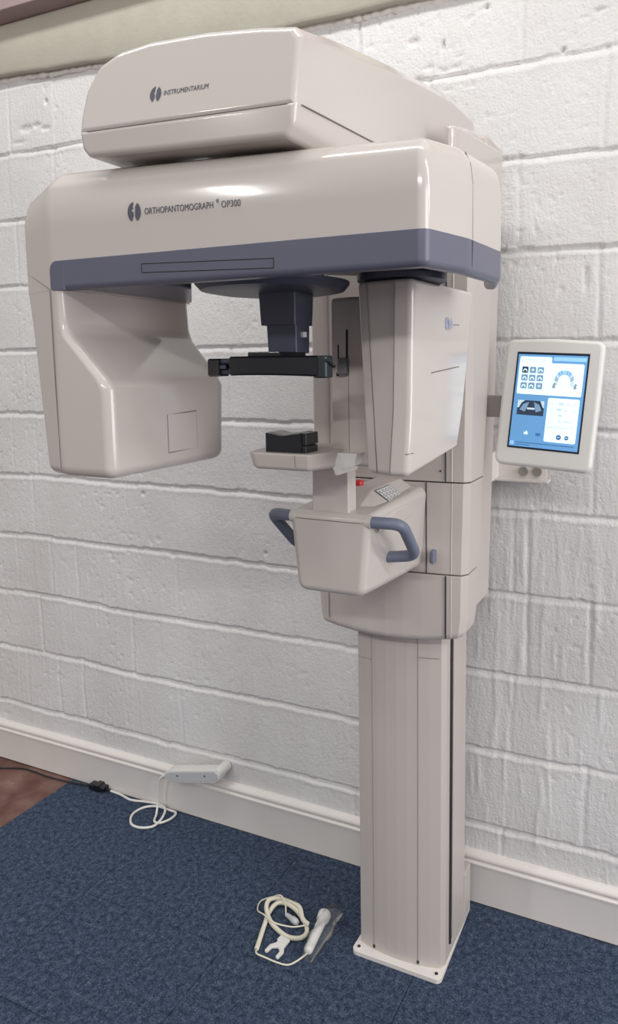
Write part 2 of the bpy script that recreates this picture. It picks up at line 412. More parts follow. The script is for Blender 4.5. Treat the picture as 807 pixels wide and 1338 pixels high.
# column
cx0, cx1, cb = -.755, -.523, -.115
def colpoly(d=0):
    n = 9; fr = []
    for k in range(n):
        s = k/(n-1); x = cx0+.004+(cx1-.012-cx0)*s
        fr.append((x, -.294-.017*(1-(2*s-1)**2)+.000))
    return fr+[(cx1, -.278), (cx1, -.262), (cx1, cb), (cx0, cb), (cx0, -.27)]
bm = bmesh.new(); cp = colpoly(); vloft(bm, [(.012, cp, .003), (1.0, cp, .003)], 0, 0)
for x in (-.708, -.586):
    s = (x-cx0-.004)/(cx1-.012-cx0); y = -.2944-.017*(1-(2*s-1)**2)
    seam(bm, [(x, y+.0006, .02), (x, y+.0006, 1.0)], .0014, 2); disc(bm, (x, y, .022), [(.003, -.003), (.003, .004)], 10, mi=1)
seam(bm, [(cx1+.001, -.247, .05), (cx1+.001, -.247, 1.0)], .0045, 1)
seam(bm, [(cx1+.0006, -.228, .05), (cx1+.0006, -.228, 1.0)], .0012, 2)
seam(bm, [(cx0+.006, -.2965, .80), (-.708, -.3055, .80)], .0007, 2)
seam(bm, [(-.586, -.3105, .828), (-.535, -.2975, .828)], .0009, 2)
finish('column', bm, ['cream_matt', 'gap', 'softseam'], MX)
bm = bmesh.new(); box(bm, -.75, -.519, -.125, -.07, .012, .155, .004); finish('cable_duct', bm, 'cream_matt', MX)

# carriage : lower skirt, middle, upper tower
def carpoly(x0, x1, yb, bulge=.018, side=.0):
    n = 9; fr = []
    for k in range(n):
        s = k/(n-1); x = x0+.012+(x1-x0-.024)*s; fr.append((x, -.372-bulge*(1-(2*s-1)**2)*1.0))
    return fr+[(x1, -.355), (x1-side, yb), (x0+side, yb), (x0, -.355)]
def cr(): return [.002]*9+[.008, .02, .02, .008]
bm = bmesh.new()
def sag(u, v, t):      # lower rim hangs lowest at the front centre
    k = max(0, 1-((u+.66)/.2)**2)
    if t < 1.02: t = t - .016*k*(1.06-t)/.14 if v < -.30 else t
    return (u, v, t)
vloft(bm, [(.912, carpoly(-.818, -.456, -.27), cr()), (.96, carpoly(-.822, -.450, -.27), cr()), (1.058, carpoly(-.826, -.449, -.27, .016), cr())], .016, .0012, mp=sag)
skirt_f = lambda x: -.3725-.017*(1-(2*((x+.637)/.374+.5)-1)**2)
seam(bm, [(-.4935, skirt_f(-.4935), .914), (-.494, skirt_f(-.494), 1.058)], .0018, 2)
seam(bm, [(-.787, skirt_f(-.787), .922), (-.787, skirt_f(-.787), 1.058)], .0011, 1)
seam(bm, [(-.481, skirt_f(-.481), .916), (-.481, skirt_f(-.481), 1.058)], .0006, 3)  # thin white ridge, paints in the highlight along a slight front facet
finish('carriage_skirt', bm, ['cream_matt', 'seam', 'gap', 'white'], MX)
bm = bmesh.new()
vloft(bm, [(1.061, carpoly(-.827, -.449, -.25, .014), cr()), (1.266, carpoly(-.831, -.445, -.235, .014), cr())], .0012, .0012)
mf = lambda x: -.3725-.0140*(1-(2*((x+.637)/.36+.5)-1)**2)
seam(bm, [(-.538, mf(-.538), 1.062), (-.539, mf(-.539), 1.266)], .0013, 1)
seam(bm, [(-.482, mf(-.482), 1.062), (-.481, mf(-.481), 1.266)], .0007, 2)  # same facet highlight, continued as a white line
mid = finish('carriage_middle', bm, ['cream_matt', 'gap', 'white'], MX)
bm = bmesh.new(); vloft(bm, [(1.088, rect(-.526, -.515, -.398, -.378), .004), (1.117, rect(-.5255, -.5155, -.394, -.375), .004)], .004, .004)
finish('key_switch', bm, 'handle', MX)['label'] = 'small blue knob on the carriage'
bm = bmesh.new()
vloft(bm, [(1.269, carpoly(-.832, -.444, -.235, .012), cr()), (1.70, carpoly(-.835, -.440, -.20, .012), cr()), (2.0, carpoly(-.835, -.440, -.17, .010), cr())], .0012, .01,
      mp=lambda u, v, t: (u, v, t+(.02*(1-(u+.49)/.05) if u > -.49 and t > 1.95 else (.02 if t > 1.95 else 0))))
uf = lambda x: -.3735-.012*(1-(2*((x+.637)/.37+.5)-1)**2)
seam(bm, [(-.4955, uf(-.4955), 1.27), (-.496, uf(-.496), 1.9)], .0014, 1)
seam(bm, [(-.779, uf(-.779), 1.27), (-.779, uf(-.779), 1.9)], .0012, 2)
seam(bm, [(-.481, uf(-.481), 1.27), (-.480, uf(-.48), 1.9)], .0007, 3)  # white line carries the painted facet highlight up the tower
disc(bm, (-.507, uf(-.507)+.001, 1.293), [(.002, 0), (.002, .002)], 10, 'y', 1)
disc(bm, (-.77, uf(-.77)+.001, 1.687), [(.002, 0), (.002, .002)], 10, 'y', 1)
tower = finish('carriage_tower', bm, ['cream_matt', 'gap', 'seam', 'white'], MX)
# rear rail behind the carriage, fixed against the wall side
bm = bmesh.new(); vloft(bm, [(.95, rect(-.80, -.462, -.24, -.13), .006), (2.03, rect(-.80, -.448, -.24, -.10), .006)], .004, .01)
finish('rear_rail', bm, 'cream_matt', MX)
# corner cap at the tower top
bm = bmesh.new()
capp = [(-.452, -.512), (-.438, -.512), (-.433, -.49), (-.430, -.175), (-.445, -.16), (-.480, -.16), (-.480, -.36), (-.452, -.375)]
vloft(bm, [(1.885, capp, [.004, .007, .012, .012, .004, .002, .004, .004]), (1.972, capp, [.004, .007, .012, .012, .004, .002, .004, .004])], .004, .008, mp=lambda u, v, t: (u, v, t+.10*(v+.51)*(1 if t > 1.92 else .2)))
finish('corner_cap', bm, 'cream', MX)

# upper arm
bm = bmesh.new()
def lower_sect(dl, db):      # (x, z) outlines, counter-clockwise seen from the front
    return [(-.866+dl, 1.845+db), (-.515, 1.829+db), (-.502, 1.846+db), (-.4995, 1.8738), (-.881+dl, 1.8858), (-.877+dl, 1.858+db)]
def upper_sect(dl, dt):
    return [(-.881+dl, 1.8798), (-.4995, 1.8678), (-.501, 1.962+dt), (-.513, 1.977+dt), (-.57, 1.987+dt), (-.66, 1.998+dt), (-.76, 2.003+dt), (-.82, 1.998+dt), (-.858+dl, 1.982+dt), (-.877+dl, 1.947+dt*.8), (-.8825+dl, 1.907+dt*.3)]
def lean(u, v, t):
    zc_ = 1.8768-(u+.69)*.0315
    return (u, t+.22*max(0, v-zc_)*max(0, min(1, (-.80-t)/.2)), v+.05*(t+1.0)*max(0, 1-abs(v-zc_)/.03))
lr = [.012, .012, .02, .001, .001, .015]; ur = [.001, .001, .010, .008, .05, .1, .05, .04, .03, .03, .03]
steps = [(-1.0, 0, 0, 0), (-.95, 0, .009, 0), (-.90, 0, .020, 0), (-.80, 0, .037, 0), (-.70, .003, .055, .002), (-.50, .015, .088, .006), (-.33, .03, .113, .01), (-.15, .035, .116, .012)]
vloft(bm, [(y, lower_sect(dl, db), lr) for y, dl, dt, db in steps], .008, .02, mp=lean, seg=3, eseg=6)
vloft(bm, [(y, upper_sect(dl, dt), ur) for y, dl, dt, db in steps], .010, .02, mp=lean, seg=3, eseg=6)
zs_ = lambda y: 1.871+.05*(y+1.0)
e_ = .0004
seam(bm, [(-.876, -.9950, 1.8828), (-.862, -.9985, 1.8822), (-.70, -.9985, 1.8771), (-.513, -.9985, 1.8712), (-.503, -.993, 1.871), (-.499+e_, -.98, zs_(-.98)), (-.499+e_, -.75, 1.885), (-.4975+e_, -.50, 1.90)], .0012, 1)
arm = finish('upper_arm', bm, ['cream', 'seam'], MX)
u_ = (1, 0, -.03); M4 = basis((-.737, -1.0005+.22*.0412, 1.9195), u_, (0, .22, 1))
bm = bmesh.new(); logo(bm, M4, .0118); finish('emblem', bm, 'print', arm, smooth=False, flip=False)['label'] = 'round slate emblem'
text_obj('lettering', 'INSTRUMENTARIUM', .0105, basis((-.7225, -1.0003+.22*.0376, 1.9155), u_, (0, .22, 1)), 'print', arm, .80)['label'] = 'slate lettering on cream cover'

# rotating arm (C arm): cream upper shell, slate lower band
P_arm = [(-.957, -1.0), (-.318, -1.0), (-.292, -.90), (-.283, -.76), (-.315, -.655), (-.50, -.62), (-.60, -.70), (-.715, -.90), (-.77, -.885), (-.93, -.675), (-.98, -.64), (-1.03, -.68), (-1.075, -.85), (-1.054, -.966)]
R_arm = [.05, .016, .12, .06, .04, .05, .05, .03, .03, .02, .03, .04, .15, .03]
bm = bmesh.new()
def armmap(u, v, t):
    v += .014*max(0, (t-1.765)/.045)**2*max(0, min(1, (-.9-v)/.08)) if t > 1.765 else 0
    k = max(0, (t-1.70)/.12); s_ = max(0, min(1, (-.92-u)/.135))
    return (u, v, t+k*.026*max(0, min(1, (-.33-u)/.6))+k*.012*max(0, min(1, (v+1)/.25))-k*.036*s_**2.6)
P_top = [(a*.985-.637*.015 if True else a, b) for a, b in P_arm]
vloft(bm, [(1.6945, P_arm, R_arm), (1.74, P_arm, R_arm), (1.765, P_arm, R_arm), (1.8145, offset_poly(P_arm, .006), R_arm)], 0, .026, mp=armmap, seg=6, eseg=6)
# left end piece reaching down beside the slate band
E_p = [(-.957, -1.0), (-.932, -1.0), (-.932, -.69), (-.94, -.668), (-.98, -.64), (-1.03, -.68), (-1.075, -.85), (-1.054, -.966)]
E_r = [.05, .001, .001, .02, .03, .04, .15, .03]
vloft(bm, [(1.6492, E_p, E_r), (1.6945, E_p, E_r)], 0, 0, seg=6)
rs = [(-.318, -1.0006), (-.300, -.937), (-.2918, -.886)]
# vertical joint on the right end, carried over the band
seam(bm, [(-.2912, -.885, 1.696), (-.2915, -.885, 1.77), (-.2945, -.886, 1.795), (-.302, -.886, 1.812)], .0008, 1)
# joint line above the tube head on the left end
seam(bm, [(-.9585, -1.0002, 1.650), (-1.00, -.985, 1.667), (-1.0445, -.9685, 1.684)], .0008, 1)
rot = finish('rotating_arm', bm, ['cream', 'seam'], MX)
P_band = [(-.93, -.99), (-.32, -.99), (-.2935, -.90), (-.2845, -.76), (-.3155, -.656), (-.50, -.6215), (-.60, -.7015), (-.715, -.9015), (-.77, -.8865), (-.93, -.6765)]
R_b = [.002, .016, .12, .06, .04, .05, .05, .03, .03, .02]
bm = bmesh.new()
vloft(bm, [(1.684, P_band, R_b), (1.6945, P_band, R_b)], .0005, .0008, seg=6)
P_l = [(-.9, -.985), (-.76, -.985), (-.76, -.895), (-.93, -.6755), (-.935, -.70)]
vloft(bm, [(1.6502, P_l, [.002, .002, .01, .02, .004]), (1.690, P_l, [.002, .002, .01, .02, .004])], .004, 0)
P_r = [(-.93, -1.0010), (-.317, -1.0010), (-.2915, -.90), (-.2825, -.76), (-.3155, -.655), (-.335, -.665), (-.306, -.765), (-.315, -.89), (-.335, -.972), (-.93, -.972)]
R_r = [.001, .016, .12, .05, .003, .003, .04, .08, .01, .001]
vloft(bm, [(1.6485, P_r, R_r), (1.6950, P_r, R_r)], .009, .0008, seg=6)
vloft(bm, [(-1.0014, rect(-.9575, -.927, 1.6485, 1.6950), [.006, .001, .001, .024]), (-.985, rect(-.9575, -.927, 1.6485, 1.6950), [.006, .001, .001, .024])], .001, 0, mp=lambda u, v, t: (u, t, v), seg=7)
seam(bm, [(-.2915, -.887, 1.658), (-.2908, -.887, 1.694)], .0012, 1)
y_ = -1.0012
for a, b in [((-.769, 1.6665), (-.769, 1.6795)), ((-.769, 1.6795), (-.538, 1.6725)), ((-.538, 1.6725), (-.538, 1.6595)), ((-.538, 1.6595), (-.769, 1.6665))]:
    seam(bm, [(a[0], y_, a[1]), (b[0], y_, b[1])], .0008, 1)
finish('lower_band', bm, ['slate', 'gap'], rot)['label'] = 'slate blue lower band'
M4 = basis((-.7785, -1.0007, 1.7555), (1, 0, -.02), (0, 0, 1))
bm = bmesh.new(); logo(bm, M4, .0145); finish('emblem', bm, 'print', rot, smooth=False, flip=False)['label'] = 'round slate emblem'
text_obj('lettering', 'ORTHOPANTOMOGRAPH', .0130, basis((-.7595, -1.0007, 1.7505), (1, 0, -.02), (0, 0, 1)), 'print', rot, .785)['label'] = 'slate lettering on cream shell'
text_obj('lettering', '\u00ae', .0075, basis((-.6300, -1.0007, 1.7545), (1, 0, -.02), (0, 0, 1)), 'print', rot, .8)
text_obj('lettering', 'OP300', .0130, basis((-.6220, -1.0007, 1.7475), (1, 0, -.02), (0, 0, 1)), 'print', rot, .86)

# tube head (left)
def hp(xi, xf, xo, yo, back=-.66):
    # inner front, [ccw]: front-left, front-right(inner), back-right, back-left
    return [(xf, -1.0), (xi-.0, -1.0), (xi, back), (xf-.02, back-.0), (xo-.0, -.70), (xo-.012, -.85), (xo, yo)]
rh = [.05, .018, .05, .03, .04, .1, .03]
bm = bmesh.new()
lv = [(1.345, hp(-.848, -.955, -1.013, -.981, -.672), rh), (1.42, hp(-.848, -.957, -1.020, -.979, -.668), rh), (1.488, hp(-.848, -.957, -1.030, -.975, -.664), rh),
      (1.505, hp(-.856, -.957, -1.032, -.974, -.664), rh), (1.575, hp(-.926, -.957, -1.042, -.970, -.667), rh), (1.598, hp(-.936, -.957, -1.045, -.969, -.668), rh), (1.649, hp(-.938, -.957, -1.054, -.966, -.67), rh)]
vloft(bm, lv, .018, 0, seg=6, eseg=6)
seam(bm, [(-.9605, -1.0, 1.648), (-.9610, -.9995, 1.5), (-.960, -.9985, 1.36)], .0010, 1)
th = finish('tube_head', bm, ['cream', 'seam'], MX, angle=50)
th['label'] = 'large cream x-ray tube head with stepped inner face'
bm = bmesh.new()   # square window on inner face
xw = -.8475
sq = [(xw, -.862, 1.441), (xw, -.782, 1.444), (xw, -.782, 1.376), (xw, -.862, 1.374)]
box(bm, xw-.003, xw+.0008, -.862, -.782, 1.375, 1.442, .0006)
for i in range(4): seam(bm, [sq[i], sq[(i+1) % 4]], .0007, 1)
finish('window_panel', bm, ['cream', 'seam'], th)

# sensor head (right)
def sp(xl, xr, yf, xb, yb, bulge=.012):
    return [(xl, yf), (xl+.022, yf-.010), (xr-.030, yf-.020), (xr, yf-.018), (xb, yb), (xl+.01, yb)]
rs_ = [.008, .004, .004, .012, .012, .01]
bm = bmesh.new()
lv = [(1.348, sp(-.490, -.412, -.800, -.398, -.600), rs_), (1.45, sp(-.497, -.407, -.797, -.394, -.575), rs_), (1.658, sp(-.507, -.404, -.797, -.388, -.535), rs_)]
vloft(bm, lv, .010, .008, mp=lambda u, v, t: (u, v, t+(.14*max(0, v+.80) if t < 1.40 else 0)*(1.40-t)/.052), seg=5)
seam(bm, [(-.4862, -.8085, 1.655), (-.4755, -.8075, 1.45), (-.4690, -.8105, 1.352)], .0008, 1)
seam(bm, [(-.4335, -.8174, 1.655), (-.4375, -.8173, 1.45), (-.4430, -.8199, 1.352)], .0009, 1)
seam(bm, [(-.4425, -.8185, 1.385), (-.414, -.8165, 1.385), (-.408, -.805, 1.386)], .0006, 1)
seam(bm, [(-.4005, -.74, 1.512), (-.3925, -.615, 1.521)], .0007, 1)
sh = finish('sensor_head', bm, ['cream', 'seam'], MX)
sh['label'] = 'tapered cream sensor head hanging from the pivot disc'
bm = bmesh.new(); logo(bm, basis((-.3938, -.672, 1.594), (.075, .22, .0), (0, 0, 1)), .012); finish('emblem', bm, 'paleprint', sh, smooth=False, flip=False)
text_obj('lettering', 'instrumentarium', .0045, basis((-.391, -.655, 1.592), (.07, .22, 0), (0, 0, 1)), 'faint', sh, .55)

# slim collimator slab
bm = bmesh.new()
cpn = [(-.607, -.698), (-.569, -.706), (-.50, -.70), (-.50, -.60), (-.607, -.60)]
vloft(bm, [(1.343, cpn, [.004, .003, .004, .004, .004]), (1.645, cpn, [.004, .003, .004, .004, .004])], .010, .008)
seam(bm, [(-.569, -.706, 1.345), (-.569, -.706, 1.52)], .0005, 1)
def fac(s): return (-.607+.038*s, -.698-.008*s)     # angled facet
x, y = fac(.93); seam(bm, [(x, y-.0005, 1.533), (x, y-.0005, 1.588)], .0021, 2)
x, y = fac(.42); seam(bm, [(x, y-.0005, 1.525), (x, y-.0005, 1.562)], .0014, 2)
x, y = fac(.38); seam(bm, [(x, y-.001, 1.512), (x, y-.001, 1.506)], .003, 2)
col_ = finish('collimator', bm, ['cream_matt', 'seam', 'gap'], MX)
bm = bmesh.new(); x, y = fac(.78)
vloft(bm, [(1.508, rect(x-.011, x+.010, y-.012, y+.006), .004), (1.538, rect(x-.010, x+.009, y-.010, y+.006), .004)], .004, .003)
M['slider'] = mat('grey_slider', (.17, .17, .18), .4)
finish('slider', bm, 'slider', col_)

# pivot discs under the rotating arm
bm = bmesh.new(); disc(bm, (-.648, -.825, 1.646), [(.095, -.002), (.118, .002), (.127, .012), (.127, .016), (.11, .019), (.085, .020), (.085, .040)], 64)
finish('pivot_disc', bm, 'navy', MX)
bm = bmesh.new(); disc(bm, (-.455, -.735, 1.662), [(.066, -.004), (.074, 0), (.075, .010), (.070, .012), (.070, .024)], 48); finish('pivot_disc', bm, 'navy', MX)
# head support: telescopic stem
bm = bmesh.new()
vloft(bm, [(1.592, rect(-.668, -.602, -.835, -.775), .003), (1.655, rect(-.670, -.600, -.838, -.772), .003)], .001, .001)
vloft(bm, [(1.546, rect(-.658, -.603, -.830, -.785), .003), (1.60, rect(-.660, -.603, -.831, -.783), .003)], .002, .001)
stem = finish('head_support_stem', bm, 'navy', MX)
bm = bmesh.new(); box(bm, -.604, -.598, -.815, -.803, 1.572, 1.581, .001); finish('release_button', bm, 'white', stem)['label'] = 'small white button'
# forehead support: curved black bar with end pads
bm = bmesh.new()
def arc(s): return Vector((-.742+.206*s, -.868-.020*math.sin(math.pi*s), 0))
def barlevels(s0, s1, z0, z1, th_, mi, n=8):
    rings = []
    for k in range(n+1):
        s = s0+(s1-s0)*k/n; p = arc(s); d = (arc(s+.01)-arc(s-.01)).normalized(); nn = Vector((-d.y, d.x, 0))
        zc0 = z0+.003*math.sin(math.pi*s); zc1 = z1
        rings.append([bm.verts.new(p+nn*a+Vector((0, 0, z))) for a, z in ((-th_, zc0+.003), (-th_+.003, zc0), (th_-.003, zc0), (th_, zc0+.003), (th_, zc1-.003), (th_-.003, zc1), (-th_+.003, zc1), (-th_, zc1-.003))])
    for a, b in zip(rings, rings[1:]):
        for k in range(8): bm.faces.new((a[k], a[(k+1) % 8], b[(k+1) % 8], b[k])).material_index = mi
    bm.faces.new(rings[0][::-1]).material_index = mi; bm.faces.new(rings[-1]).material_index = mi
barlevels(.24, .97, 1.508, 1.541, .008, 0)
fs = finish('forehead_support', bm, ['black'], MX)
bm = bmesh.new(); barlevels(.0, .135, 1.508, 1.538, .011, 0, 3); finish('temple_pad', bm, 'black', fs)
bm = bmesh.new(); barlevels(.12, .26, 1.511, 1.519, .007, 0, 3); barlevels(.12, .26, 1.527, 1.538, .007, 0, 3); barlevels(.10, .20, 1.5225, 1.5245, .009, 0, 3); finish('pad_rail', bm, 'navy', fs)
bm = bmesh.new()
vloft(bm, [(1.506, rect(-.549, -.525, -.876, -.850), .005), (1.541, rect(-.549, -.525, -.876, -.850), .005)], .003, .003)
for k in range(4): disc(bm, (-.525, -.874+.007*k, 1.533-.003*k), [(.0025, 0), (.0025, .004)], 8, 'x')
M['slatedark'] = mat('dark_teal_plastic', (.02, .03, .035), .35)
finish('temple_pad', bm, 'slatedark', fs)
for x in (-.655, -.615):
    bm = bmesh.new(); disc(bm, (x, -.86, 1.541), [(.004, -.003), (.004, .006)], 12); finish('screw_pin', bm, 'black', fs)
bm = bmesh.new(); box(bm, -.662, -.602, -.885, -.80, 1.538, 1.548, .002); finish('mount_block', bm, 'black', fs)

# support box in front of the carriage
def bx_(hw_t, hw_b, zt, zb_): return [(-.637-hw_b, zb_), (-.637+hw_b, zb_), (-.637+hw_t, zt), (-.637-hw_t, zt)]
bm = bmesh.new()
lv = [(-.662, bx_(.088, .072, 1.243, 1.083), [.02, .02, .012, .012]), (-.60, bx_(.089, .074, 1.247, 1.078), [.02, .02, .012, .012]), (-.50, bx_(.094, .079, 1.252, 1.074), [.02, .02, .014, .014]), (-.37, bx_(.100, .086, 1.256, 1.070), [.02, .02, .018, .018])]
vloft(bm, lv, .014, 0, mp=lambda u, v, t: (u, t, v), seg=6, eseg=5)
zt_ = 1.229
seam(bm, [(-.7265, -.60, zt_+.002), (-.7255, -.645, zt_+.001), (-.7215, -.6605, zt_), (-.70, -.6622, zt_), (-.575, -.6622, zt_-.0005), (-.5535, -.6608, zt_), (-.549, -.645, zt_+.001)], .0008, 1)
seam(bm, [(-.5525, -.375, 1.150), (-.558, -.43, 1.147), (-.562, -.47, 1.128)], .0008, 1)
sb = finish('support_box', bm, ['cream', 'seam'], MX)
# raised rear top with key pad sticker
bm = bmesh.new()
def hs(k): return [(-.555, 1.205), (-.5445, 1.205), (-.5435, 1.236-(1-k)*.01), (-.600, 1.272-(1-k)*.040), (-.655, 1.272-(1-k)*.040), (-.715, 1.250-(1-k)*.022), (-.72, 1.205)]
hr = [.002, .002, .010, .012, .02, .02, .002]
vloft(bm, [(-.630, hs(0), hr), (-.54, hs(1), hr), (-.372, hs(1), hr)], 0, 0, mp=lambda u, v, t: (u, t, v), seg=4)
tp = finish('top_housing', bm, 'cream', MX)
bm = bmesh.new()
zk = 1.2560; kc = Vector((-.5725, -.500, zk-.0003)); ku = Vector((.028, 0, -.0179)); kv = Vector((-.000, .040, .000)); kn = ku.cross(kv).normalized()
def kq(a, b, c, d, z, mi):
    vs = [bm.verts.new(kc+ku*x+kv*y+kn*(z+.0006)) for x, y in ((a, c), (b, c), (b, d), (a, d))]; bm.faces.new(vs).material_index = mi
kq(-.8, .8, -.95, .95, 0, 0); kq(-.72, .72, -.88, .88, .0003, 1)
for i in range(4):
    for j in range(4):
        if False: continue
        cxk, cyk = -.5+.333*i, -.63+.42*j
        ring = [(cxk+.135*math.cos(a), cyk+.16*math.sin(a)) for a in np.linspace(0, 2*math.pi, 12, endpoint=False)]
        bm.faces.new([bm.verts.new(kc+ku*x+kv*y+kn*.0012) for x, y in ring]).material_index = 2
        ring = [(cxk+.085*math.cos(a), cyk+.10*math.sin(a)) for a in np.linspace(0, 2*math.pi, 10, endpoint=False)]
        bm.faces.new([bm.verts.new(kc+ku*x+kv*y+kn*.0015) for x, y in ring]).material_index = 1
finish('key_pad', bm, ['handle', 'white', 'handle'], tp, smooth=False, flip=False)
# handles
def arcpts(P, rad=.02, n=5):
    out = [P[0]]
    for i in range(1, len(P)-1):
        a, b, c = P[i-1], P[i], P[i+1]; u = (a-b).normalized()*rad; v = (c-b).normalized()*rad
        for k in range(n+1):
            t = k/n; out.append((b+u)*(1-t)**2+b*2*t*(1-t)+(b+v)*t*t)
    out.append(P[-1]); return out
for s in (1, -1):
    X = lambda d: -.637+s*d
    pts = [Vector((X(.086), -.650, 1.230)), Vector((X(.098), -.650, 1.230)), Vector((X(.143), -.638, 1.229)), Vector((X(.137), -.548, 1.146)), Vector((X(.070), -.560, 1.139))]
    bm = bmesh.new(); tube(bm, arcpts(pts, .024), .0115, 16); tube(bm, [pts[0]-Vector((s*.012, 0, 0)), pts[0]+Vector((s*.001, 0, 0))], .0130, 16, 1)
    h = finish('handle', bm, ['handle', 'cream'], MX, wn_=False); h['label'] = 'blue grey grab handle'
# emergency stop
bm = bmesh.new(); disc(bm, (-.646, -.50, 1.266), [(.013, -.006), (.013, .003)], 20, mi=1); disc(bm, (-.648, -.50, 1.265), [(.009, 0), (.009, .008), (.011, .010), (.011, .016), (.008, .018)], 20, mi=0)
finish('emergency_stop', bm, ['red', 'yellow'], MX)['label'] = 'red button on yellow ring'
# support post and chin tray
bm = bmesh.new(); vloft(bm, [(1.235, rect(-.679, -.600, -.648, -.612), .003), (1.352, rect(-.678, -.601, -.648, -.612), .003)], 0, .002)
finish('support_post', bm, ['cream', 'seam'], MX)
bm = bmesh.new()
tpn = [(-.728, -.80), (-.60, -.80), (-.578, -.74), (-.585, -.62), (-.69, -.62), (-.70, -.70), (-.735, -.715)]
vloft(bm, [(1.343, offset_poly(tpn, .006), [.02, .006, .01, .01, .01, .03, .02]), (1.374, tpn, [.02, .006, .01, .01, .01, .03, .02])], .008, .004)
seam(bm, [(-.628, -.8004, 1.352), (-.628, -.8004, 1.372)], .0005, 1)
tray = finish('chin_tray', bm, ['cream_matt', 'seam'], MX)
bm = bmesh.new()
bk = [(0, 1.374), (-.001, 1.350), (.006, 1.343), (.009, 1.334), (.014, 1.334), (.018, 1.346), (.045, 1.352), (.052, 1.374)]
ra = [bm.verts.new((-.592+a, -.735, z-.003)) for a, z in bk]; rb = [bm.verts.new((-.592+a, -.655, z-.003)) for a, z in bk]
for i in range(8): bm.faces.new((ra[i], ra[(i+1) % 8], rb[(i+1) % 8], rb[i]))
bm.faces.new(ra); bm.faces.new(rb[::-1]); finish('bracket', bm, 'white', tray)
bm = bmesh.new(); disc(bm, (-.712, -.742, 1.374), [(.004, 0), (.004, .006), (.006, .008), (.004, .012)], 14); finish('peg', bm, 'black', tray)
# chin rest: black block with hollowed top
bm = bmesh.new()
nx_, ny_ = 14, 8; x0, x1, y0, y1 = -.694, -.622, -.787, -.735
g = [[None]*(ny_+1) for _ in range(nx_+1)]; gb = [[None]*(ny_+1) for _ in range(nx_+1)]
for i in range(nx_+1):
    for j in range(ny_+1):
        u, v = i/nx_, j/ny_; z = 1.410-.0045*math.exp(-((u-.45)/.28)**2)
        ex = .002 if i in (0, nx_) or j in (0, ny_) else 0
        g[i][j] = bm.verts.new((x0+(x1-x0)*u, y0+(y1-y0)*v, z-ex)); gb[i][j] = bm.verts.new((x0+(x1-x0)*u, y0+(y1-y0)*v, 1.3735))
for i in range(nx_):
    for j in range(ny_):
        bm.faces.new((g[i][j], g[i+1][j], g[i+1][j+1], g[i][j+1])); bm.faces.new((gb[i][j], gb[i][j+1], gb[i+1][j+1], gb[i+1][j]))
for i in range(nx_):
    bm.faces.new((g[i][0], gb[i][0], gb[i+1][0], g[i+1][0])); bm.faces.new((g[i][ny_], g[i+1][ny_], gb[i+1][ny_], gb[i][ny_]))
for j in range(ny_):
    bm.faces.new((g[0][j], g[0][j+1], gb[0][j+1], gb[0][j])); bm.faces.new((g[nx_][j], gb[nx_][j], gb[nx_][j+1], g[nx_][j+1]))
vloft(bm, [(1.3745, rect(-.630, -.614, -.785, -.740), .003), (1.386, rect(-.630, -.614, -.785, -.740), .003)], .001, .001)
vloft(bm, [(1.388, rect(-.630, -.613, -.785, -.740), .003), (1.409, rect(-.630, -.6135, -.785, -.740), .003)], .001, .002)
finish('chin_rest', bm, 'black', MX)

# touch screen on a swing arm
PC = Vector((-.300, -.259, 1.441)); yw, tl, rl = -.127, .149, -.047
r_ = Vector((math.cos(yw), math.sin(yw), 0)); n_ = Vector((math.sin(yw), -math.cos(yw), 0)); u_v = Vector((0, 0, math.cos(tl)))-n_*math.sin(tl)
ru = r_*math.cos(rl)+u_v*math.sin(rl); uu = -r_*math.sin(rl)+u_v*math.cos(rl); nn_ = ru.cross(uu).normalized()   # nn_ faces the viewer
def S(u, v, w=0): return PC+ru*u+uu*v+nn_*w
hw, hh = .079, .1055
bm = bmesh.new()
op = [(-hw-.030, -hh-.042), (hw+.030, -hh-.042), (hw+.031, 0), (hw+.030, hh+.030), (0, hh+.034), (-hw-.030, hh+.030), (-hw-.031, 0)]
vloft(bm, [(-.030, offset_poly(op, .012), [.02, .02, .3, .02, .6, .02, .3]), (-.012, op, [.018, .018, .3, .018, .6, .018, .3]), (.004, op, [.018, .018, .3, .018, .6, .018, .3])], .004, .009, mp=lambda u, v, t: tuple(S(u, v, t)), seg=6)
tc_ = finish('touch_panel', bm, 'white', MX)
def em(name, c, s=1.0):
    m = mat(name, c, .25, .3, emit=s); return m
SM = [em('lcd_blue', (.12, .30, .56), .6), em('lcd_white', (.66, .86, .92), .72), mat('lcd_frame', (.012, .02, .04), .3), em('lcd_icon', (.16, .27, .40), .7), em('lcd_dark', (.035, .05, .085), .5),
      em('lcd_navy', (.05, .14, .32), .7), em('lcd_grey', (.42, .55, .62), .8), em('lcd_sky', (.24, .47, .72), .8), em('lcd_bone', (.20, .25, .30), .7)]
bm = bmesh.new()
def sq_(x0, x1, y0, y1, w, mi):   # normalised 0..1 from bottom-left of the active area
    vs = [bm.verts.new(S((x-.5)*2*hw, (y-.5)*2*hh, w)) for x, y in ((x0, y0), (x1, y0), (x1, y1), (x0, y1))]; bm.faces.new(vs).material_index = mi
def pg_(pts, w, mi):
    bm.faces.new([bm.verts.new(S((x-.5)*2*hw, (y-.5)*2*hh, w)) for x, y in pts]).material_index = mi
L0 = .0046
sq_(-.012, 1.012, -.01, 1.01, L0, 2); sq_(.012, .988, .01, .985, L0+.0003, 0)
pg_(rpoly(rect(.04, .955, .565, .90), .02, 3), L0+.0006, 1); pg_(rpoly(rect(.04, .50, .80, .962), .02, 3), L0+.0006, 1); sq_(.52, .975, .925, .965, L0+.0006, 7)
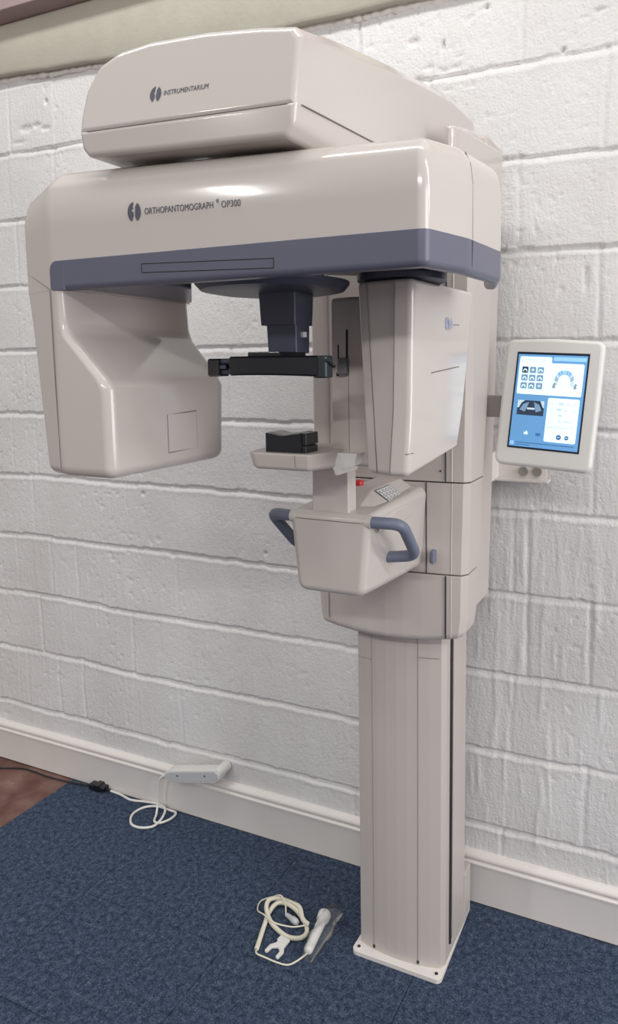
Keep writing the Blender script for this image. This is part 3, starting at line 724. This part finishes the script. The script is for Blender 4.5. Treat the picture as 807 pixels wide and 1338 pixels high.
sq_(.14, .22, .925, .935, L0+.0009, 6); sq_(.36, .42, .925, .935, L0+.0009, 6)
for i in range(3):
    for j in range(3):
        x, y = .085+.112*i, .855-.083*j; k = 4 if (i, j) == (0, 0) else 3
        pg_(rpoly(rect(x, x+.092, y-.066, y), .012, 2), L0+.0009, k)
        cx_, cy_ = x+.046, y-.045
        if (i, j) in ((1, 0), (2, 2)): sq_(x+.025, x+.067, y-.045, y-.02, L0+.0012, 6); continue
        o_ = [(cx_+.030*math.cos(a), cy_+.024*math.sin(a)) for a in np.linspace(math.pi*1.12, -.12*math.pi, 9)]
        i_ = [(cx_+.018*math.cos(a), cy_-.002+.014*math.sin(a)) for a in np.linspace(-.12*math.pi, math.pi*1.12, 9)]
        for q in range(8): pg_([o_[q], o_[q+1], i_[7-q], i_[8-q]], L0+.0012, 1)
# jaw arch
N = 20; A_ = np.linspace(0, 1, N+1)
def jaw(s, k):
    a = math.pi*(1-s); w_ = .140-.050*k; h_ = .165-.045*k
    return (.70+w_*math.copysign(abs(math.cos(a))**.75, math.cos(a)), .665+h_*math.sin(a)**.8)
for q in range(N): pg_([jaw(A_[q], 0), jaw(A_[q+1], 0), jaw(A_[q+1], 1), jaw(A_[q], 1)], L0+.0009, 7 if 4 < q < 15 else 6)
for q in (2, 3, 6, 8, 11, 13, 16, 17): pg_([jaw(A_[q], -.05), jaw(A_[q]+.03, -.05), jaw(A_[q]+.03, 1.0), jaw(A_[q], 1.0)], L0+.0011, 3)
for sx_ in (.545, .84): pg_([(sx_, .64), (sx_+.045, .648), (sx_+.03, .672), (sx_+.05, .69), (sx_+.015, .70), (sx_-.0, .665)], L0+.0012, 8)
# radiograph thumbnail
sq_(.075, .46, .345, .50, L0+.0006, 4)
pg_([(.075, .50), (.18, .50), (.13, .47), (.10, .42), (.075, .42)], L0+.0009, 6); pg_([(.46, .50), (.40, .50), (.42, .47), (.445, .43), (.46, .43)], L0+.0009, 6)
pg_([(.11, .40), (.16, .46), (.24, .485), (.22, .43), (.19, .38)], L0+.0009, 3); pg_([(.43, .40), (.39, .46), (.31, .485), (.33, .43), (.35, .38)], L0+.0009, 3)
sq_(.22, .33, .405, .425, L0+.0010, 6)
# settings card
pg_(rpoly(rect(.505, .945, .085, .54), .02, 3), L0+.0006, 1)
for x, y, w2, h2, mi in [(.555, .478, .03, .012, 6), (.66, .472, .07, .026, 6), (.75, .475, .06, .01, 6), (.87, .478, .03, .012, 6), (.555, .418, .03, .012, 6), (.64, .412, .07, .026, 6), (.74, .415, .06, .01, 6), (.87, .418, .03, .012, 6),
                          (.67, .352, .05, .024, 6), (.69, .297, .02, .024, 6), (.75, .30, .12, .010, 6), (.53, .235, .30, .008, 6), (.86, .235, .03, .014, 6)]:
    sq_(x, x+w2, y, y+h2, L0+.0009, mi)
for cx_, rr_ in ((.71, .036), (.82, .030)):
    pg_([(cx_+rr_*math.cos(a), .14+rr_*.75*math.sin(a)) for a in np.linspace(0, 2*math.pi, 16, endpoint=False)], L0+.0009, 5)
    sq_(cx_-.018, cx_+.018, .137, .144, L0+.0012, 6)
sq_(.21, .27, .14, .17, L0+.0006, 6); sq_(.385, .45, .135, .165, L0+.0006, 5); pg_([(.215, .15), (.25, .185), (.27, .15)], L0+.0009, 1)
sq_(.012, .988, .01, .075, L0+.0006, 0); pg_([(.055+.03*math.cos(a), .045+.022*math.sin(a)) for a in np.linspace(0, 2*math.pi, 16, endpoint=False)], L0+.0009, 7)
sq_(.10, .93, .05, .060, L0+.0009, 5); sq_(.10, .32, .028, .036, L0+.0009, 5)
finish('screen', bm, SM, tc_, smooth=False, flip=False)['label'] = 'lit blue and white touch display'
bm = bmesh.new(); box(bm, -.455, -.32, -.232, -.205, 1.403, 1.452, .002); box(bm, -.335, -.30, -.245, -.205, 1.41, 1.445, .002); finish('swing_arm', bm, 'greyarm', tc_)

# wall bracket at the back with two bolts
bm = bmesh.new()
bq = [(0, 0), (.036, 0), (.036, -.002), (0, -.002)]
box(bm, -.52, -.335, -.055, -.008, 1.225, 1.231, .0015); box(bm, -.52, -.345, -.014, -.006, 1.225, 1.30, .0015); box(bm, -.52, -.47, -.14, -.008, 1.225, 1.30, .002)
wb = finish('wall_bracket', bm, 'base', MX)
for x in (-.405, -.370):
    bm = bmesh.new(); disc(bm, (x, -.0135, 1.2475), [(.0125, 0), (.0125, .003)], 20, 'y'); disc(bm, (x, -.0165, 1.2475), [(.008, 0), (.008, .006)], 6, 'y'); disc(bm, (x, -.022, 1.2475), [(.0045, 0), (.0045, .008)], 12, 'y')
    finish('bolt', bm, 'steel', wb)

# ------------------------------------------------------------------ extension lead leaning on the skirting
EX = root('extension_socket', 'white extension socket block resting tilted on the skirting board with looped flex', 'socket strip', (-1.48, -.02, .15))
ang = math.radians(13); cu, su = math.cos(ang), math.sin(ang)
def E_(a, b, y): return (-1.588+a*cu-b*su, y, .134+a*su+b*cu)
bm = bmesh.new()
pe = [(0, .006), (.02, -.010), (.205, -.010), (.232, .002), (.236, .022), (.22, .036), (.03, .034), (.003, .026)]
vloft(bm, [(.026, pe, .012), (.064, pe, .012)], .003, .003, mp=lambda u, v, t: E_(u, v, -t))
finish('socket_body', bm, 'white', EX)
bm = bmesh.new(); pf = offset_poly(pe, .006)
vloft(bm, [(.0635, pf, .008), (.0655, pf, .008)], 0, .0008, mp=lambda u, v, t: E_(u, v, -t))
for a in (.06, .175): disc(bm, E_(a, .016, -.0655), [(.003, -.001), (.003, .0006)], 10, 'y', 1)
finish('socket_face', bm, ['greysocket', 'gap'], EX)['label'] = 'pale grey underside face'
bm = bmesh.new(); disc(bm, E_(.224, .022, -.03), [(.017, -.026), (.017, .028), (.014, .032)], 24, 'y'); finish('end_cap', bm, 'white', EX)
fl = [(-1.583, -.045, .145), (-1.600, -.05, .140), (-1.622, -.052, .12), (-1.632, -.052, .07), (-1.632, -.056, .028), (-1.622, -.075, .007), (-1.605, -.105, .0055), (-1.580, -.105, .006), (-1.560, -.075, .008), (-1.566, -.042, .007),
      (-1.600, -.036, .006), (-1.650, -.042, .010), (-1.69, -.062, .006), (-1.700, -.105, .0045), (-1.668, -.146, .0045), (-1.625, -.150, .0045), (-1.590, -.125, .0045), (-1.586, -.085, .0135), (-1.61, -.045, .014), (-1.65, -.028, .009), (-1.71, -.030, .0045), (-1.765, -.042, .0045), (-1.82, -.032, .0045), (-1.875, -.030, .006)]
bm = bmesh.new(); tube(bm, fl, .0040, 8, smoothn=8); finish('flex', bm, 'white', EX, wn_=False)['label'] = 'white looped flex'
BC = root('black_power_cable', 'thin black cable and connector lying beside the skirting on the left', 'cable', (-1.92, -.04, 0))
bm = bmesh.new(); vloft(bm, [(-1.952, rect(-.052, -.022, .002, .024), .006), (-1.885, rect(-.048, -.020, .003, .022), .006)], .003, .003, mp=lambda u, v, t: (t, u, v))
box(bm, -1.93, -1.905, -.052, -.016, .001, .026, .003); finish('connector', bm, 'black', BC)
bm = bmesh.new(); tube(bm, [(-1.885, -.034, .011), (-1.868, -.032, .009)], .005, 8); finish('strain_relief', bm, 'black', BC)
bm = bmesh.new(); tube(bm, [(-1.945, -.037, .011), (-1.99, -.043, .008), (-2.05, -.050, .006), (-2.11, -.052, .004), (-2.17, -.050, .001), (-2.24, -.045, .0), (-2.30, -.047, -.001), (-2.38, -.080, -.001), (-2.5, -.13, -.001), (-2.7, -.2, -.001)], .0032, 8, smoothn=8)
finish('cord', bm, 'blackcord', BC, wn_=False)

# ------------------------------------------------------------------ exposure switch on the carpet
HS = root('exposure_hand_switch', 'white hand switch with coiled ivory cord lying on the blue carpet', 'hand switch', (-.95, -.33, 0))
def coil(path, R, r, pitch, n=7, flat=.0):
    P = catmull([Vector(p) for p in path], 24); L = [0]
    for a, b in zip(P, P[1:]): L.append(L[-1]+(b-a).length)
    tot = L[-1]; m = int(tot/pitch*n); out = []; i = 0
    for k in range(m+1):
        d = tot*k/m
        while i < len(L)-2 and L[i+1] < d: i += 1
        t = (d-L[i])/max(1e-9, L[i+1]-L[i]); p = P[i].lerp(P[i+1], t); dd = (P[i+1]-P[i]).normalized()
        s = dd.cross(Vector((0, 0, 1))).normalized(); w = s.cross(dd); a = 2*math.pi*d/pitch
        out.append(p+s*math.cos(a)*R+w*math.sin(a)*R)
    return out
cp_ = [(-.992, -.425, .007), (-1.004, -.388, .007), (-1.018, -.345, .007), (-1.030, -.300, .009), (-1.024, -.268, .014), (-.992, -.262, .016), (-.955, -.273, .014), (-.92, -.295, .009), (-.899, -.322, .008), (-.906, -.346, .008), (-.936, -.356, .008), (-.975, -.346, .008),
       (-1.012, -.327, .010), (-1.040, -.300, .018), (-1.048, -.272, .019), (-1.030, -.250, .013), (-.992, -.247, .010), (-.955, -.262, .018), (-.925, -.297, .019), (-.902, -.306, .018)]
bm = bmesh.new(); tube(bm, coil(cp_, .0048, .0018, .0040), .0020, 5)
finish('coiled_cord', bm, 'cord', HS, wn_=False, angle=80)
bm = bmesh.new()
tube(bm, [(-.992, -.425, .006), (-.985, -.434, .005), (-.955, -.435, .004), (-.925, -.436, .004), (-.895, -.432, .004), (-.878, -.415, .006), (-.862, -.386, .011)], .0022, 8, smoothn=6)
tube(bm, [(-.902, -.306, .018), (-.918, -.313, .014), (-.945, -.326, .012), (-.99, -.337, .017), (-1.03, -.327, .020), (-1.066, -.305, .006), (-1.078, -.270, .004), (-1.055, -.245, .006), (-1.025, -.247, .022), (-.998, -.268, .022), (-.980, -.295, .012)], .0020, 8, smoothn=6)
finish('straight_cord', bm, 'cord', HS, wn_=False)
def cyl_between(bm, a, b, prof, n=24, mi=0):
    a = Vector(a); b = Vector(b); d = (b-a); P = [a+d*t for t, r in prof]; tube(bm, P, [r for t, r in prof], n, mi)
bm = bmesh.new(); cyl_between(bm, (-.862, -.384, .013), (-.880, -.250, .017), [(0, .006), (.02, .010), (.06, .0115), (.55, .0125), (.78, .0125), (.82, .017), (.96, .0185), (1, .015)])
hg = finish('hand_grip', bm, 'white', HS, wn_=False, angle=50)
bm = bmesh.new(); cyl_between(bm, (-.982, -.292, .012), (-.935, -.308, .012), [(0, .004), (.1, .0055), (.55, .0075), (.6, .009), (.85, .009), (1, .006)])
finish('plug', bm, 'greysocket', HS, wn_=False, angle=50)
# clear bag over the grip
M['bag'] = bpy.data.materials.new('clear_polythene'); M['bag'].use_nodes = True
nt = M['bag'].node_tree; nt.nodes.remove(nt.nodes['Principled BSDF'])
tr = nt.nodes.new('ShaderNodeBsdfTransparent'); gl = nt.nodes.new('ShaderNodeBsdfGlossy'); gl.inputs['Roughness'].default_value = .1; gl.inputs['Color'].default_value = (.6, .6, .6, 1)
df = nt.nodes.new('ShaderNodeBsdfDiffuse'); df.inputs['Color'].default_value = (.8, .82, .85, 1)
mx1 = nt.nodes.new('ShaderNodeMixShader'); mx1.inputs[0].default_value = .045; mx2 = nt.nodes.new('ShaderNodeMixShader'); fr = nt.nodes.new('ShaderNodeFresnel'); fr.inputs[0].default_value = 1.18
nt.links.new(tr.outputs[0], mx1.inputs[1]); nt.links.new(df.outputs[0], mx1.inputs[2]); nt.links.new(fr.outputs[0], mx2.inputs[0]); nt.links.new(mx1.outputs[0], mx2.inputs[1]); nt.links.new(gl.outputs[0], mx2.inputs[2])
nt.links.new(mx2.outputs[0], nt.nodes['Material Output'].inputs[0])
random.seed(3); bm = bmesh.new(); n1, n2 = 18, 26; G = []
for i in range(n1+1):
    t = i/n1; c = Vector((-.852-.008*t, -.400+.185*t, .0)); row_ = []
    wv = .017+.010*math.sin(t*3.0)+(.004 if t > .8 else 0)
    for j in range(n2):
        a = 2*math.pi*j/n2; rx = wv*(1+.10*math.sin(3*a+i)+random.uniform(-.07, .07)); rz = .0185*(1+.12*math.sin(2*a+i*.7))*(1 if .05 < t < .93 else .45)
        row_.append(bm.verts.new(c+Vector((math.cos(a)*rx, 0, .0015+rz*(1+math.sin(a))))))
    G.append(row_)
for a, b in zip(G, G[1:]):
    for j in range(n2): bm.faces.new((a[j], a[(j+1) % n2], b[(j+1) % n2], b[j]))
finish('clear_bag', bm, 'bag', HS, wn_=False, angle=25)['label'] = 'crumpled clear plastic bag over the grip'
# loose forked holder
bm = bmesh.new()
fp = [(-.014, .028), (-.016, .006), (-.026, -.006), (-.026, -.030), (-.016, -.030), (-.014, -.010), (0, -.002), (.014, -.010), (.016, -.030), (.026, -.030), (.026, -.006), (.016, .006), (.014, .028)]
ca, sa = math.cos(-.15), math.sin(-.15)
vloft(bm, [(.001, fp, .003), (.0075, fp, .003)], .0008, .002, mp=lambda u, v, t: (-.945+u*ca*.9-v*sa, -.392+u*sa+v*ca, t), seg=3)
vloft(bm, [(.0065, rect(-.016, .016, .012, .030), .003), (.011, rect(-.016, .016, .012, .030), .003)], 0, .001, mp=lambda u, v, t: (-.945+u*ca-v*sa, -.392+u*sa+v*ca, t), seg=3)
o = finish('switch_holder', bm, 'white', None); tag(o, 'small white forked plastic clip lying beside the coiled cord on the carpet', 'clip')
